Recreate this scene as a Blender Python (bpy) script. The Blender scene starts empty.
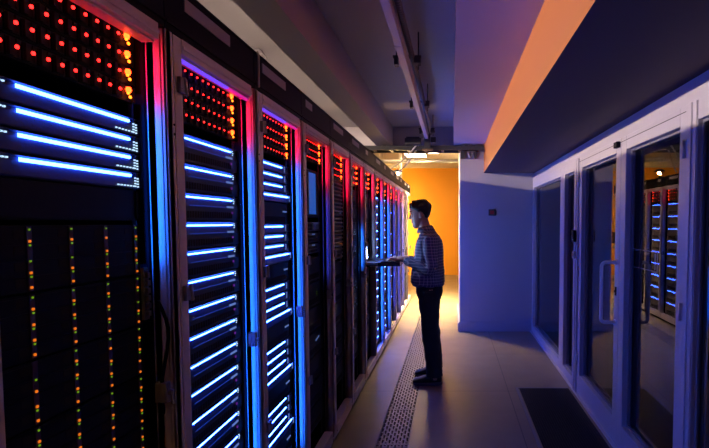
import bpy, bmesh, math, random
from mathutils import Vector, Matrix
random.seed(7)
scene = bpy.context.scene
COL = scene.collection
PI = math.pi

# ------------------------------------------------------------------ settings
scene.view_settings.view_transform = 'Standard'
scene.view_settings.look = 'None'
scene.view_settings.exposure = 0.0
scene.view_settings.gamma = 1.0
scene.view_settings.use_curve_mapping = False
try:
    scene.render.engine = 'CYCLES'
    cy = scene.cycles
    cy.use_denoising = True
    cy.max_bounces = 8
    cy.diffuse_bounces = 4
    cy.glossy_bounces = 4
    cy.transparent_max_bounces = 16
    cy.sample_clamp_indirect = 6.0
    cy.caustics_reflective = False
    cy.caustics_refractive = False
    cy.use_light_tree = True
except Exception:
    pass

# ------------------------------------------------------------------ materials
def mat(name, col, rough=0.5, metal=0.0, noise=0.0, nscale=8.0, spec=0.5, bump=0.0):
    m = bpy.data.materials.new(name); m.use_nodes = True
    nt = m.node_tree; b = nt.nodes['Principled BSDF']
    b.inputs['Roughness'].default_value = rough
    b.inputs['Metallic'].default_value = metal
    b.inputs['Specular IOR Level'].default_value = spec
    c = (*col, 1)
    tc = nt.nodes.new('ShaderNodeTexCoord')
    nz = nt.nodes.new('ShaderNodeTexNoise'); nz.inputs['Scale'].default_value = nscale
    nz.inputs['Detail'].default_value = 4
    nt.links.new(tc.outputs['Object'], nz.inputs['Vector'])
    rp = nt.nodes.new('ShaderNodeMapRange')
    rp.inputs['To Min'].default_value = 1 - noise; rp.inputs['To Max'].default_value = 1 + noise
    nt.links.new(nz.outputs['Fac'], rp.inputs['Value'])
    mx = nt.nodes.new('ShaderNodeVectorMath'); mx.operation = 'SCALE'
    mx.inputs[0].default_value = col
    nt.links.new(rp.outputs['Result'], mx.inputs['Scale'])
    nt.links.new(mx.outputs['Vector'], b.inputs['Base Color'])
    if bump:
        bp = nt.nodes.new('ShaderNodeBump'); bp.inputs['Strength'].default_value = bump
        bp.inputs['Distance'].default_value = 0.003
        nt.links.new(nz.outputs['Fac'], bp.inputs['Height'])
        nt.links.new(bp.outputs['Normal'], b.inputs['Normal'])
    return m

def emit(name, col, strength, base=(0.02, 0.02, 0.02)):
    m = bpy.data.materials.new(name); m.use_nodes = True
    b = m.node_tree.nodes['Principled BSDF']
    b.inputs['Base Color'].default_value = (*base, 1)
    b.inputs['Emission Color'].default_value = (*col, 1)
    b.inputs['Emission Strength'].default_value = strength
    return m

BLUE = (0.026, 0.10, 1.0)
M = {}
M['alu'] = mat('satin_aluminium', (0.66, 0.60, 0.64), 0.4, 0.05, 0.06, 14)
M['black_metal'] = mat('black_powder_coat', (0.0035, 0.0035, 0.009), 0.5, 0.0, 0.1, 20, spec=0.06)
M['chassis'] = mat('dark_chassis', (0.004, 0.005, 0.013), 0.5, 0.0, 0.12, 16, spec=0.12)
M['chassis2'] = mat('dark_bezel', (0.008, 0.009, 0.018), 0.45, 0.0, 0.12, 20, spec=0.15)
M['brown_bezel'] = mat('brown_bezel', (0.10, 0.075, 0.065), 0.5, 0.1, 0.1, 12)
M['bezel'] = mat('blue_black_bezel', (0.014, 0.022, 0.07), 0.5, 0.0, 0.1, 16, spec=0.3)
M['vent'] = mat('vent_black', (0.004, 0.004, 0.005), 0.9, 0)
M['fitting'] = mat('dull_fitting', (0.24, 0.23, 0.25), 0.4, 0.2)
M['plate'] = mat('grey_name_plate', (0.30, 0.27, 0.31), 0.5, 0.0, 0.05, 10)
M['blue_strip'] = emit('blue_light_strip', BLUE, 54)
M['blue_strip_front'] = emit('blue_light_strip_wide', BLUE, 34)
M['gleam_strip'] = emit('painted_groove_gleam', (0.01, 0.05, 0.5), 0.35)  # no lamp: light caught in a groove, painted as faint glow
M['white_led'] = emit('white_led', (0.5, 0.75, 1.0), 1.3)
M['dim_white'] = emit('dim_white_led', (0.25, 0.4, 1.0), 0.4)
M['violet_led'] = emit('violet_led', (0.3, 0.03, 0.6), 0.35)
M['red_led'] = emit('red_led', (1.0, 0.012, 0.010), 7.5)
M['red_led_hot'] = emit('red_led_wide', (1.0, 0.035, 0.004), 16)
M['amber_led'] = emit('amber_led', (1.0, 0.17, 0.01), 5)
M['orange_led'] = emit('orange_led', (1.0, 0.20, 0.01), 0.8)
M['green_led'] = emit('green_led', (0.25, 0.55, 0.01), 0.45)
M['violet_line'] = mat('violet_line', (0.05, 0.02, 0.09), 0.4)
M['screen'] = emit('console_screen_glow', (0.30, 0.50, 1.0), 34)
M['blue_panel'] = emit('blue_display', (0.012, 0.10, 0.50), 0.75)
M['white_paint'] = mat('white_frame_paint', (0.54, 0.52, 0.55), 0.4, 0, 0.03, 5)
M['wall'] = mat('pale_wall_paint', (0.43, 0.42, 0.46), 0.7, 0, 0.04, 3, bump=0.05)
M['ceil'] = mat('ceiling_paint', (0.50, 0.47, 0.48), 0.8, 0, 0.04, 2, bump=0.05)
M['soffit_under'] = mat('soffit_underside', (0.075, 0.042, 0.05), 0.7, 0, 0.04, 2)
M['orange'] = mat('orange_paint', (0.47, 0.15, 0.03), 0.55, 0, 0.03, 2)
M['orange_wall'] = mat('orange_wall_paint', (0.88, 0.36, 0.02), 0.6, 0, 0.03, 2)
M['dark_wall'] = mat('dark_room_wall', (0.05, 0.05, 0.07), 0.8, 0, 0.05, 3)
M['grate'] = mat('grate_steel', (0.24, 0.22, 0.19), 0.45, 0.3, 0.1, 30)
M['pit'] = mat('pit', (0.01, 0.01, 0.012), 0.9)
M['mat'] = mat('entrance_mat_rubber', (0.004, 0.004, 0.009), 0.4, 0, 0.3, 60, spec=0.12)
M['handle'] = mat('satin_handle', (0.85, 0.85, 0.86), 0.3, 0.0)
M['steel'] = mat('brushed_steel', (0.55, 0.55, 0.58), 0.28, 0.8, 0.05, 20)
M['pipe'] = mat('galvanised_pipe', (0.55, 0.53, 0.5), 0.45, 0.2, 0.08, 12)
M['rail_white'] = mat('pale_trunking', (0.62, 0.58, 0.60), 0.5, 0, 0.05, 6)
M['hose'] = mat('corrugated_hose', (0.10, 0.085, 0.07), 0.4, 0.4, 0.1, 20)
M['tray'] = mat('cable_tray_black', (0.03, 0.03, 0.035), 0.6, 0, 0.1, 12)
M['cable'] = mat('pale_cable', (0.42, 0.38, 0.34), 0.6)
M['warm_lamp'] = emit('warm_bulb', (1.0, 0.62, 0.22), 60)
M['warm_panel'] = emit('warm_ceiling_panel', (1.0, 0.66, 0.28), 75)
M['aisle_tube'] = emit('warm_white_tube', (1.0, 0.76, 0.62), 520)
M['red_paint'] = mat('red_call_point', (0.35, 0.02, 0.02), 0.4)
M['skin'] = mat('skin', (0.60, 0.38, 0.29), 0.5, 0, 0.05, 20)
M['hair'] = mat('black_hair', (0.012, 0.009, 0.008), 0.5, 0, 0.3, 60, bump=0.6)
M['trousers'] = mat('dark_trousers', (0.012, 0.016, 0.028), 0.85, 0, 0.2, 40, bump=0.2)
M['shoe'] = mat('black_shoe', (0.012, 0.011, 0.013), 0.6, 0, 0.2, 40)
M['sole'] = mat('pale_sole', (0.13, 0.11, 0.15), 0.7)
M['eye'] = mat('eye_white', (0.7, 0.7, 0.7), 0.2)

def floor_material():
    m = mat('floor_tile', (0.27, 0.225, 0.15), 0.36, 0, 0.12, 5)
    nt = m.node_tree; b = nt.nodes['Principled BSDF']
    link = b.inputs['Base Color'].links[0].from_socket
    geo = nt.nodes.new('ShaderNodeNewGeometry')
    sp = nt.nodes.new('ShaderNodeSeparateXYZ'); nt.links.new(geo.outputs['Position'], sp.inputs[0])
    def line(sock, off, period=0.6, w=0.008):
        a = nt.nodes.new('ShaderNodeMath'); a.operation = 'ADD'; a.inputs[1].default_value = off + 60
        nt.links.new(sock, a.inputs[0])
        d = nt.nodes.new('ShaderNodeMath'); d.operation = 'MODULO'; d.inputs[1].default_value = period
        nt.links.new(a.outputs[0], d.inputs[0])
        l = nt.nodes.new('ShaderNodeMath'); l.operation = 'LESS_THAN'; l.inputs[1].default_value = w
        nt.links.new(d.outputs[0], l.inputs[0]); return l.outputs[0]
    lx = line(sp.outputs['X'], -0.524 + 0.004, 2.4); ly = line(sp.outputs['Y'], -4.2, 1.2)
    mxn = nt.nodes.new('ShaderNodeMath'); mxn.operation = 'MAXIMUM'
    nt.links.new(lx, mxn.inputs[0]); nt.links.new(ly, mxn.inputs[1])
    mix = nt.nodes.new('ShaderNodeMixRGB'); mix.inputs['Color2'].default_value = (0.13, 0.11, 0.08, 1)
    nt.links.new(mxn.outputs[0], mix.inputs['Fac']); nt.links.new(link, mix.inputs['Color1'])
    nt.links.new(mix.outputs[0], b.inputs['Base Color'])
    nz = nt.nodes.new('ShaderNodeTexNoise'); nz.inputs['Scale'].default_value = 3.5; nz.inputs['Detail'].default_value = 6
    nt.links.new(geo.outputs['Position'], nz.inputs['Vector'])
    mr = nt.nodes.new('ShaderNodeMapRange'); mr.inputs['To Min'].default_value = 0.28; mr.inputs['To Max'].default_value = 0.5
    nt.links.new(nz.outputs['Fac'], mr.inputs['Value']); nt.links.new(mr.outputs[0], b.inputs['Roughness'])
    return m
M['bead'] = mat('shade_darkened_bead', (0.22, 0.21, 0.24), 0.5)  # white frame paint darkened, shade put into the bead colour
M['floor'] = floor_material()

def shirt_material():
    m = mat('checked_shirt', (0.085, 0.10, 0.20), 0.85, 0, 0.12, 40)
    nt = m.node_tree; b = nt.nodes['Principled BSDF']
    base = b.inputs['Base Color'].links[0].from_socket
    tc = nt.nodes.new('ShaderNodeTexCoord'); sp = nt.nodes.new('ShaderNodeSeparateXYZ')
    nt.links.new(tc.outputs['Object'], sp.inputs[0])
    def line(sock, period, w, off=10.0):
        a = nt.nodes.new('ShaderNodeMath'); a.operation = 'ADD'; a.inputs[1].default_value = off
        nt.links.new(sock, a.inputs[0])
        d = nt.nodes.new('ShaderNodeMath'); d.operation = 'MODULO'; d.inputs[1].default_value = period
        nt.links.new(a.outputs[0], d.inputs[0])
        l = nt.nodes.new('ShaderNodeMath'); l.operation = 'LESS_THAN'; l.inputs[1].default_value = w
        nt.links.new(d.outputs[0], l.inputs[0]); return l.outputs[0]
    add = nt.nodes.new('ShaderNodeMath'); add.operation = 'ADD'
    nt.links.new(sp.outputs['X'], add.inputs[0]); nt.links.new(sp.outputs['Y'], add.inputs[1])
    mxn = nt.nodes.new('ShaderNodeMath'); mxn.operation = 'ADD'
    nt.links.new(line(sp.outputs['Z'], 0.028, 0.007), mxn.inputs[0])
    nt.links.new(line(add.outputs[0], 0.034, 0.008), mxn.inputs[1])
    sc_ = nt.nodes.new('ShaderNodeMath'); sc_.operation = 'MULTIPLY'; sc_.inputs[1].default_value = 0.6
    sc_.use_clamp = True
    nt.links.new(mxn.outputs[0], sc_.inputs[0])
    mix = nt.nodes.new('ShaderNodeMixRGB'); mix.inputs['Color2'].default_value = (0.40, 0.38, 0.46, 1)
    nt.links.new(sc_.outputs[0], mix.inputs['Fac']); nt.links.new(base, mix.inputs['Color1'])
    nt.links.new(mix.outputs[0], b.inputs['Base Color'])
    return m
M['shirt'] = shirt_material()

def glass_material():
    m = bpy.data.materials.new('clear_glass'); m.use_nodes = True
    nt = m.node_tree; nt.nodes.clear()
    out = nt.nodes.new('ShaderNodeOutputMaterial')
    tr = nt.nodes.new('ShaderNodeBsdfTransparent'); tr.inputs[0].default_value = (0.86, 0.9, 0.93, 1)
    gl = nt.nodes.new('ShaderNodeBsdfGlossy'); gl.inputs['Roughness'].default_value = 0.0
    gl.inputs['Color'].default_value = (1, 1, 1, 1)
    fr = nt.nodes.new('ShaderNodeFresnel'); fr.inputs['IOR'].default_value = 1.75
    mx = nt.nodes.new('ShaderNodeMixShader')
    nt.links.new(fr.outputs[0], mx.inputs[0]); nt.links.new(tr.outputs[0], mx.inputs[1]); nt.links.new(gl.outputs[0], mx.inputs[2])
    nt.links.new(mx.outputs[0], out.inputs[0])
    return m
M['glass'] = glass_material()

# ------------------------------------------------------------------ mesh helpers
class MB:
    def __init__(s): s.bm = bmesh.new()
    def box(s, a, b, mi=0):
        x0, y0, z0 = a; x1, y1, z1 = b
        if x0 > x1: x0, x1 = x1, x0
        if y0 > y1: y0, y1 = y1, y0
        if z0 > z1: z0, z1 = z1, z0
        v = [s.bm.verts.new(p) for p in ((x0,y0,z0),(x1,y0,z0),(x1,y1,z0),(x0,y1,z0),(x0,y0,z1),(x1,y0,z1),(x1,y1,z1),(x0,y1,z1))]
        for f in ((3,2,1,0),(4,5,6,7),(0,1,5,4),(1,2,6,5),(2,3,7,6),(3,0,4,7)):
            fc = s.bm.faces.new([v[i] for i in f]); fc.material_index = mi
        return s
    def loft(s, rings, cap=True, closed=True, mi=0, smooth=True):
        rs = [[s.bm.verts.new(p) for p in r] for r in rings]
        n = len(rs[0])
        for a, b in zip(rs, rs[1:]):
            for i in range(n if closed else n - 1):
                j = (i + 1) % n
                f = s.bm.faces.new((a[i], a[j], b[j], b[i])); f.material_index = mi; f.smooth = smooth
        if cap:
            f = s.bm.faces.new(rs[0][::-1]); f.material_index = mi
            f = s.bm.faces.new(rs[-1]); f.material_index = mi
        return s
    def tube(s, pts, rad, n=8, mi=0, smooth=True):
        pts = [Vector(p) for p in pts]
        if not isinstance(rad, (list, tuple)): rad = [rad] * len(pts)
        rings = []; up = None
        for i, p in enumerate(pts):
            t = (pts[min(i+1, len(pts)-1)] - pts[max(i-1, 0)]).normalized()
            if up is None:
                up = Vector((0,0,1)) if abs(t.z) < 0.9 else Vector((0,1,0))
            u = (up - t * up.dot(t)).normalized(); w = t.cross(u); up = u
            rings.append([p + (u * math.cos(2*PI*k/n) + w * math.sin(2*PI*k/n)) * rad[i] for k in range(n)])
        return s.loft(rings, mi=mi, smooth=smooth)
    def ball(s, c, r, n=10, mi=0):
        rx, ry, rz = r if isinstance(r, (tuple, list)) else (r, r, r)
        rings = []
        for i in range(1, n):
            a = PI * i / n - PI / 2
            rings.append([(c[0] + rx*math.cos(a)*math.cos(2*PI*k/(2*n)), c[1] + ry*math.cos(a)*math.sin(2*PI*k/(2*n)), c[2] + rz*math.sin(a)) for k in range(2*n)])
        return s.loft(rings, mi=mi)
    def xform(s, mtx):
        s.bm.transform(mtx); return s
    def mesh(s, name, *mats):
        bmesh.ops.recalc_face_normals(s.bm, faces=s.bm.faces[:])
        me = bpy.data.meshes.new(name); s.bm.to_mesh(me); s.bm.free()
        for m in mats: me.materials.append(m)
        return me

def obj(name, me, parent=None, loc=(0,0,0), bevel=0):
    o = bpy.data.objects.new(name, me); COL.objects.link(o)
    o.location = loc
    if parent is not None: o.parent = parent
    if bevel:
        b = o.modifiers.new('bevel', 'BEVEL'); b.width = bevel; b.segments = 2; b.limit_method = 'ANGLE'
    return o

def tag(o, label, cat, group=None, kind=None):
    o['label'] = label; o['category'] = cat
    if group: o['group'] = group
    if kind: o['kind'] = kind
    return o

def thing(name, label, cat, loc=(0,0,0), group=None):
    return tag(obj(name, None, None, loc), label, cat, group)

def struct(name, me, label=None, cat=None, loc=(0,0,0), bevel=0):
    o = obj(name, me, None, loc, bevel); o['kind'] = 'structure'
    if label: o['label'] = label
    if cat: o['category'] = cat
    return o

def part(name, mb, m, parent, bevel=0, loc=(0,0,0)):
    ms = m if isinstance(m, (list, tuple)) else (m,)
    return obj(name, mb.mesh(name, *ms), parent, loc, bevel)

ORD = ['zeroth','first','second','third','fourth','fifth','sixth','seventh','eighth','ninth','tenth','eleventh','twelfth','thirteenth','fourteenth','fifteenth']

# ------------------------------------------------------------------ setting
YW = 6.56            # blue partition
XF = 1.14            # front of glazed wall frames
XG = 1.20            # glass
# floor with the channel for the grates
GX0, GX1, GY0, GY1 = -0.545, -0.303, 2.58, 9.18
fb = MB()
for a, b in (((-5,-3,-0.05),(GX0,13.6,0)), ((GX1,-3,-0.05),(4.6,13.6,0)), ((GX0,-3,-0.05),(GX1,GY0,0)), ((GX0,GY1,-0.05),(GX1,13.6,0))):
    fb.box(a, b)
fb.box((-4.99,-2.99,0),(-1.95,9.2,0.006), 2)  # unseen brown layer added to dim and warm the bounced light
fb.box((GX0,GY0,-0.22),(GX1,GY1,-0.2), 1)
fb.box((GX0-0.02,GY0,-0.22),(GX0,GY1,-0.0501), 1); fb.box((GX1,GY0,-0.22),(GX1+0.02,GY1,-0.0501), 1)
struct('floor', fb.mesh('floor', M['floor'], M['pit'], mat('added_bounce_floor', (0.13,0.095,0.055), 0.9, 0, 0.2, 30)), 'grey tiled floor of the server room aisle', 'floor')

cb = MB()
cb.box((-5,-3,2.95),(0.02,6.76,3.05))
cb.box((-1.065,-3,2.645),(-0.86,6.76,2.95))
cb.box((-5,6.76,2.645),(1.35,7.06,3.25))
cb.box((0.02,-3,2.645),(1.35,6.76,3.05))
struct('ceiling', cb.mesh('ceiling', M['ceil']), 'grey ceiling with a deep beam along the cabinets', 'ceiling')
lb = MB(); lb.box((-5,7.06,3.15),(4.6,13.7,3.25))
struct('ceiling_lobby', lb.mesh('ceiling_lobby', M['ceil']), 'warm lit ceiling of the lobby beyond the aisle', 'ceiling')
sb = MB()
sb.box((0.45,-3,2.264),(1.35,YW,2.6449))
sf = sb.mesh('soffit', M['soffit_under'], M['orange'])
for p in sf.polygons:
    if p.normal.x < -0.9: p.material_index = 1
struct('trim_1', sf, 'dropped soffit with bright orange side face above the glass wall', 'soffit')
rc = MB(); rc.box((1.35,-3,2.55),(4.6,YW,2.65))
struct('ceiling_side_room', rc.mesh('ceiling_side_room', M['dark_wall']), 'dark ceiling of the room behind the glass', 'ceiling')

wb = MB(); wb.box((0.115,YW,0),(4.6,8.1,2.6449)); 
struct('wall_partition', wb.mesh('wall_partition', M['wall']), 'pale partition wall lit blue at the end of the glass wall', 'wall')
wb = MB(); wb.box((0.115,7.06,2.645),(4.6,8.1,3.1499))
struct('wall_partition_top', wb.mesh('wall_partition_top', M['wall']), 'upper strip of the partition wall facing the lobby', 'wall')
bb = MB(); bb.box((0.085,YW-0.030,0),(XF-0.002,YW,0.125)); bb.box((0.085,YW,0),(0.115,8.1,0.125))
bb.box((0.100,YW-0.016,0.125),(XF-0.002,YW,0.138)); bb.box((1.31,YW-0.03,0),(4.6,YW,0.125))
struct('baseboard_partition', bb.mesh('baseboard_partition', M['wall']), 'pale baseboard along the foot of the partition wall', 'baseboard', bevel=0.003)
wb = MB(); wb.box((-5,13.6,0),(4.6,13.75,3.25))
struct('wall_far', wb.mesh('wall_far', M['orange_wall']), 'bright orange end wall of the lobby', 'wall')
wb = MB(); wb.box((-5.1,-3,0),(-5,13.6,3.25))
struct('wall_left', wb.mesh('wall_left', M['dark_wall']), 'dark side wall far behind the cabinets', 'wall')
wb = MB(); wb.box((4.6,-3,0),(4.7,13.6,3.25))
struct('wall_right', wb.mesh('wall_right', M['dark_wall']), 'dark side wall of the room behind the glass', 'wall')
wb = MB(); wb.box((-5,-3.1,0),(4.6,-3,3.05))
struct('wall_back', wb.mesh('wall_back', M['dark_wall']), 'dark wall behind the camera', 'wall')

# --- glazed wall: header, sill channel, posts
hb = MB()
hb.box((XF+0.03,-0.5,2.20),(1.30,YW,2.264)); hb.box((XF+0.005,-0.5,2.137),(1.30,YW,2.20))
hb.box((XF+0.018,-0.5,2.205),(XF+0.03,YW,2.225))
struct('trim_2', hb.mesh('glazing_header', M['white_paint']), 'pale header beam running above the glazed wall', 'trim', bevel=0.002)
tb = MB(); tb.box((XF-0.02,-0.5,0),(1.30,YW-0.02,0.012)); tb.box((XF,-0.5,0.012),(1.28,YW-0.02,0.03))
struct('trim_3', tb.mesh('glazing_threshold', M['white_paint']), 'pale threshold rail along the foot of the glazed wall', 'trim', bevel=0.002)

def frame_panel(name, label, cat, y0, y1, sw0, sw1, top=0.092, bot=0.07, door=False, fx=XF, tilt=0.0, XG=XG):
    """a glazed leaf: stile at each side (sw0 near y0, sw1 near y1), rails, glazing beads and pane"""
    r = struct(name, None, label, cat, loc=(fx, y0, 0.03))
    w = y1 - y0; h = 2.137 - 0.03
    d = 0.11
    b = MB()
    b.box((0,0,0),(d,sw0,h)); b.box((0,w-sw1,0),(d,w,h))
    b.box((0,sw0,0),(d,w-sw1,bot)); b.box((0,sw0,h-top),(d,w-sw1,h))
    part('frame', b, M['white_paint'], r, bevel=0.004)
    b = MB(); t = 0.014; xb0, xb1 = 0.035, XG-fx-0.004
    b.box((xb0,sw0,bot),(xb1,sw0+t,h-top)); b.box((xb0,w-sw1-t,bot),(xb1,w-sw1,h-top))
    b.box((xb0,sw0+t,bot),(xb1,w-sw1-t,bot+t)); b.box((xb0,sw0+t,h-top-t),(xb1,w-sw1-t,h-top))
    part('glazing_bead', b, M['bead'], r)
    yc = (sw0 + w - sw1) / 2; hw_ = (w - sw1 - sw0) / 2 + 0.004
    b = MB(); b.box((-0.004,-hw_,bot-0.004),(0.004,hw_,h-top+0.004))
    pn = part('glass_pane', b, M['glass'], r, loc=(XG-fx, yc, 0)); pn.rotation_euler.z = -tilt
    if door:
        b = MB(); b.box((-0.0015,0.0,h-0.032),(0.0,w,h-0.029))
        part('seal_line', b, M['vent'], r)
    return r

frame_panel('window_1', 'narrow glazed panel next to the blue partition wall', 'window', 4.72, YW-0.02, 0.14, 0.10)
frame_panel('window_2', 'slim side light between the far glazed panel and the glass door', 'window', 4.27, 4.72, 0.03, 0.04)
jb = MB(); jb.box((XF-0.012,4.145,0.012),(1.26,4.268,2.137)); jb.box((XF-0.018,4.185,0.012),(XF-0.012,4.228,2.137))
struct('trim_4', jb.mesh('door_jamb', M['white_paint']), 'pale door jamb post beside the card reader', 'trim', bevel=0.003)
d1 = frame_panel('door_1', 'glass door leaf with a tubular pull handle', 'door', 3.128, 4.143, 0.09, 0.085, door=True, bot=0.165)
d2 = frame_panel('door_2', 'second glass door leaf nearest the camera with a clear sticker', 'door', 2.264, 3.126, 0.062, 0.09, door=True, bot=0.165, tilt=0.0133)
jb = MB(); jb.box((XF-0.004,2.165,0.012),(1.26,2.262,2.137)); jb.box((XF-0.010,2.20,0.012),(XF-0.004,2.225,2.137))
struct('trim_5', jb.mesh('door_jamb_near', M['white_paint']), 'pale door jamb post nearest the camera', 'trim', bevel=0.003)
frame_panel('window_3', 'glazed panel at the right edge nearest the camera', 'window', 1.40, 2.163, 0.04, 0.005, tilt=0.027, XG=1.166)
frame_panel('window_4', 'glazed panel beside the camera', 'window', -0.45, 1.398, 0.06, 0.04)

# pull handles (both sides) on leaf 1
def handle(sign):
    b = MB(); x0 = XF if sign < 0 else XF + 0.11
    o = 0.10 * sign; pts = []
    yy = 3.185; za, zb = 0.87, 1.29
    x0 -= XF; r = 0.028
    pts.append((x0, 0, za))
    for k in range(6):
        a = k / 5 * PI / 2; pts.append((x0 + o - sign*r + sign*r*math.sin(a), 0, za + r - r*math.cos(a)))
    for k in range(6):
        a = k / 5 * PI / 2; pts.append((x0 + o - sign*r + sign*r*math.cos(a), 0, zb - r + r*math.sin(a)))
    pts.append((x0, 0, zb))
    b.tube([(p[0], yy - 3.128, p[2] - 0.03) for p in pts], 0.0125, 12)
    for z in (za, zb):
        b.tube([(x0 - sign*0.0, yy-3.128, z-0.03), (x0 + sign*0.008, yy-3.128, z-0.03)], 0.02, 14)
    return part('pull_handle', b, M['handle'], d1)
handle(-1); handle(1)
b = MB(); b.box((-0.006,0.04,1.03),(0.0,0.06,1.09)); b.tube([(-0.012,0.05,1.06),(0,0.05,1.06)], 0.009, 10)
part('lock_cylinder', b, M['black_metal'], d1)
b = MB()
b.box((-0.028,0.01,2.045),(0,0.075,2.085)); 
part('door_closer', b, M['black_metal'], d1, bevel=0.004)
for dd in (d1, d2):
    b = MB()
    for z in (0.25, 1.05, 1.85):
        yy = 1.0 if dd is d1 else 0.0
        b.tube([(-0.008, yy, z), (-0.008, yy, z+0.09)], 0.009, 10)
    part('hinge', b, M['steel'], dd)

st = MB()
for a, c in (((0,0,0),(0.0015,0.40,0.004)), ((0,0,0.116),(0.0015,0.40,0.12)), ((0,0,0),(0.0015,0.006,0.12)), ((0,0.03,0.012),(0.0015,0.036,0.05)), ((0,0.03,0.062),(0.0015,0.036,0.108))):
    st.box(a, c)
so = obj('door_sticker', st.mesh('door_sticker', mat('frosted_white', (0.35,0.35,0.4), 0.6)), None, (XG-0.0058, 2.665, 1.275))
tag(so, 'clear rectangular sticker with white outline on the near glass door', 'sticker')

# card reader + thumb turn on the jamb
cr = thing('card_reader', 'small black card reader box on the door jamb', 'card reader', (XF-0.018, 4.20, 1.39))
b = MB(); b.box((-0.025,-0.045,0),(0,0.045,0.105)); part('reader_case', b, M['black_metal'], cr, bevel=0.006)
b = MB(); b.box((-0.027,-0.03,0.05),(-0.025,0.03,0.09)); part('reader_window', b, M['vent'], cr)
b = MB(); b.ball((-0.027,-0.03,0.02), 0.004, 5); part('status_light', b, M['dim_white'], cr)
kb = thing('door_buzzer', 'small rounded white button plate under the card reader', 'button', (XF-0.016, 4.20, 1.23))
b = MB(); b.tube([(0,0,0.04),(-0.02,0,0.04)], 0.035, 20); part('button_plate', b, M['white_paint'], kb, bevel=0.003)
b = MB(); b.tube([(-0.02,0,0.04),(-0.026,0,0.04)], 0.016, 16); part('push_button', b, M['plate'], kb)

# alarm call point
al = thing('alarm_call_point', 'small square red call point on the blue partition wall', 'call point', (0.569, YW+0.002, 1.66))
b = MB(); b.box((-0.05,-0.03,0),(0.05,0,0.09)); part('case', b, M['brown_bezel'], al, bevel=0.006)
b = MB(); b.box((-0.028,-0.034,0.02),(0.028,-0.03,0.07)); part('push_plate', b, M['red_paint'], al)

# entrance mat
em = MB(); em.box((0,0,0),(0.46,1.9,0.006)); 
for k in range(24): em.box((0.012+k*0.0185,0.02,0.006),(0.022+k*0.0185,1.88,0.009))
em.box((-0.035,-0.02,0),(-0.012,1.92,0.007), 1); em.box((-0.012,1.905,0),(0.46,1.92,0.007), 1)
mo = obj('entrance_mat', em.mesh('entrance_mat', M['mat'], M['fitting']), None, (0.635, 2.36, 0.0), 0)
tag(mo, 'dark ribbed entrance mat on the floor before the glass doors', 'mat')

# floor grates
def grate_mesh():
    b = MB(); W = GX1 - GX0; L = 0.597
    z0, z1 = -0.025, 0.0
    b.box((0,0,z0),(0.010,L,z1)); b.box((W-0.010,0,z0),(W,L,z1)); b.box((0.010,0,z0),(W-0.010,0.012,z1)); b.box((0.010,L-0.012,z0),(W-0.010,L,z1))
    n = 9; pitch = (W - 0.02) / n
    for i in range(1, n): b.box((0.010+i*pitch-0.0055,0.012,z0),(0.010+i*pitch+0.0055,L-0.012,z1-0.001))
    for i in range(n):
        y = 0.075 if i % 2 else 0.0375
        while y < L - 0.02:
            b.box((0.010+i*pitch+0.0055,y-0.012,z0),(0.010+(i+1)*pitch-0.0055,y+0.012,z1-0.002)); y += 0.0745
    return b.mesh('floor_grate', M['grate'])
gm = grate_mesh()
for k in range(11):
    g = obj('floor_grate', gm, None, (GX0, GY0 + 0.6*k, 0.001))
    tag(g, f'slotted steel floor grate panel, {ORD[k+1]} from the camera along the cabinets', 'floor grate', 'floor grate panels along the cabinets')

# ------------------------------------------------------------------ cabinets
XR = -0.83; XS = -0.89; RW = 0.604; NR = 14
def rack_y(k): return 1.36 + RW * (k - 2)
ZT = 2.132
def stile_mesh(w, name):
    b = MB()
    b.box((-0.06,0,0.03),(-0.012,w,ZT)); b.box((-0.012,0,0.03),(0,w*0.42,ZT)); b.box((-0.012,w*0.5,0.03),(-0.002,w,ZT))
    return b.mesh(name, M['alu'])
def rstile_mesh(name):
    b = MB()
    b.box((-0.022,0,0.03),(0,0.026,ZT)); b.box((-0.034,0.006,0.03),(-0.022,0.026,ZT)); b.box((-0.062,0.0,0.03),(-0.034,0.026,ZT))
    return b.mesh(name, M['alu'])
RM = {}
RM['left'] = stile_mesh(0.084, 'left_stile'); RM['right'] = rstile_mesh('right_stile')
b = MB(); i0, i1 = 0.084, RW-0.004-0.026
b.box((-0.06,i0,2.085),(0,i1,ZT)); b.box((-0.05,i0,2.078),(-0.012,i1,2.085)); b.box((0,i0,2.10),(0.004,i1,2.112)); RM['top'] = b.mesh('top_rail', M['alu'])
b = MB(); b.box((-0.06,i0,0.03),(0,i1,0.11)); b.box((0,i0,0.06),(0.004,i1,0.07)); RM['bottom'] = b.mesh('bottom_rail', M['alu'])
b = MB(); b.box((-1.0,0,0),(-0.02,RW-0.004,0.03)); RM['plinth'] = b.mesh('plinth', M['black_metal'])
for nm, a_, b_ in (('side_panel', (-1.0,0,0.03),(-0.06,0.006,ZT)), ('side_panel_far', (-1.0,RW-0.010,0.03),(-0.062,RW-0.004,ZT)), ('back_panel', (-1.0,0.006,0.03),(-0.99,RW-0.010,ZT)),
                   ('roof_panel', (-1.0,0,ZT),(0,RW-0.004,ZT+0.012)), ('floor_panel', (-0.99,0.006,0.03),(-0.06,RW-0.010,0.05))):
    b = MB(); b.box(a_, b_); RM[nm] = b.mesh(nm.replace('_far',''), M['black_metal'])
b = MB(); b.box((-0.14,0,ZT+0.0121),(0,RW-0.004,2.287)); b.box((0,0,2.150),(0.006,RW-0.004,2.158)); b.box((0,0,2.279),(0.004,RW-0.004,2.287))
RM['header'] = b.mesh('header_panel', M['black_metal'])
def plate_mesh(y0, y1):
    b = MB(); b.box((0,y0,2.222),(0.003,y1,2.262)); return b.mesh('name_plate', M['plate'])
RM['plate'] = plate_mesh(0.10, 0.39); RM['plate_s'] = plate_mesh(0.07, 0.19); RM['plate_m'] = plate_mesh(0.08, 0.36)
b = MB()   # mounting rail with square holes
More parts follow.
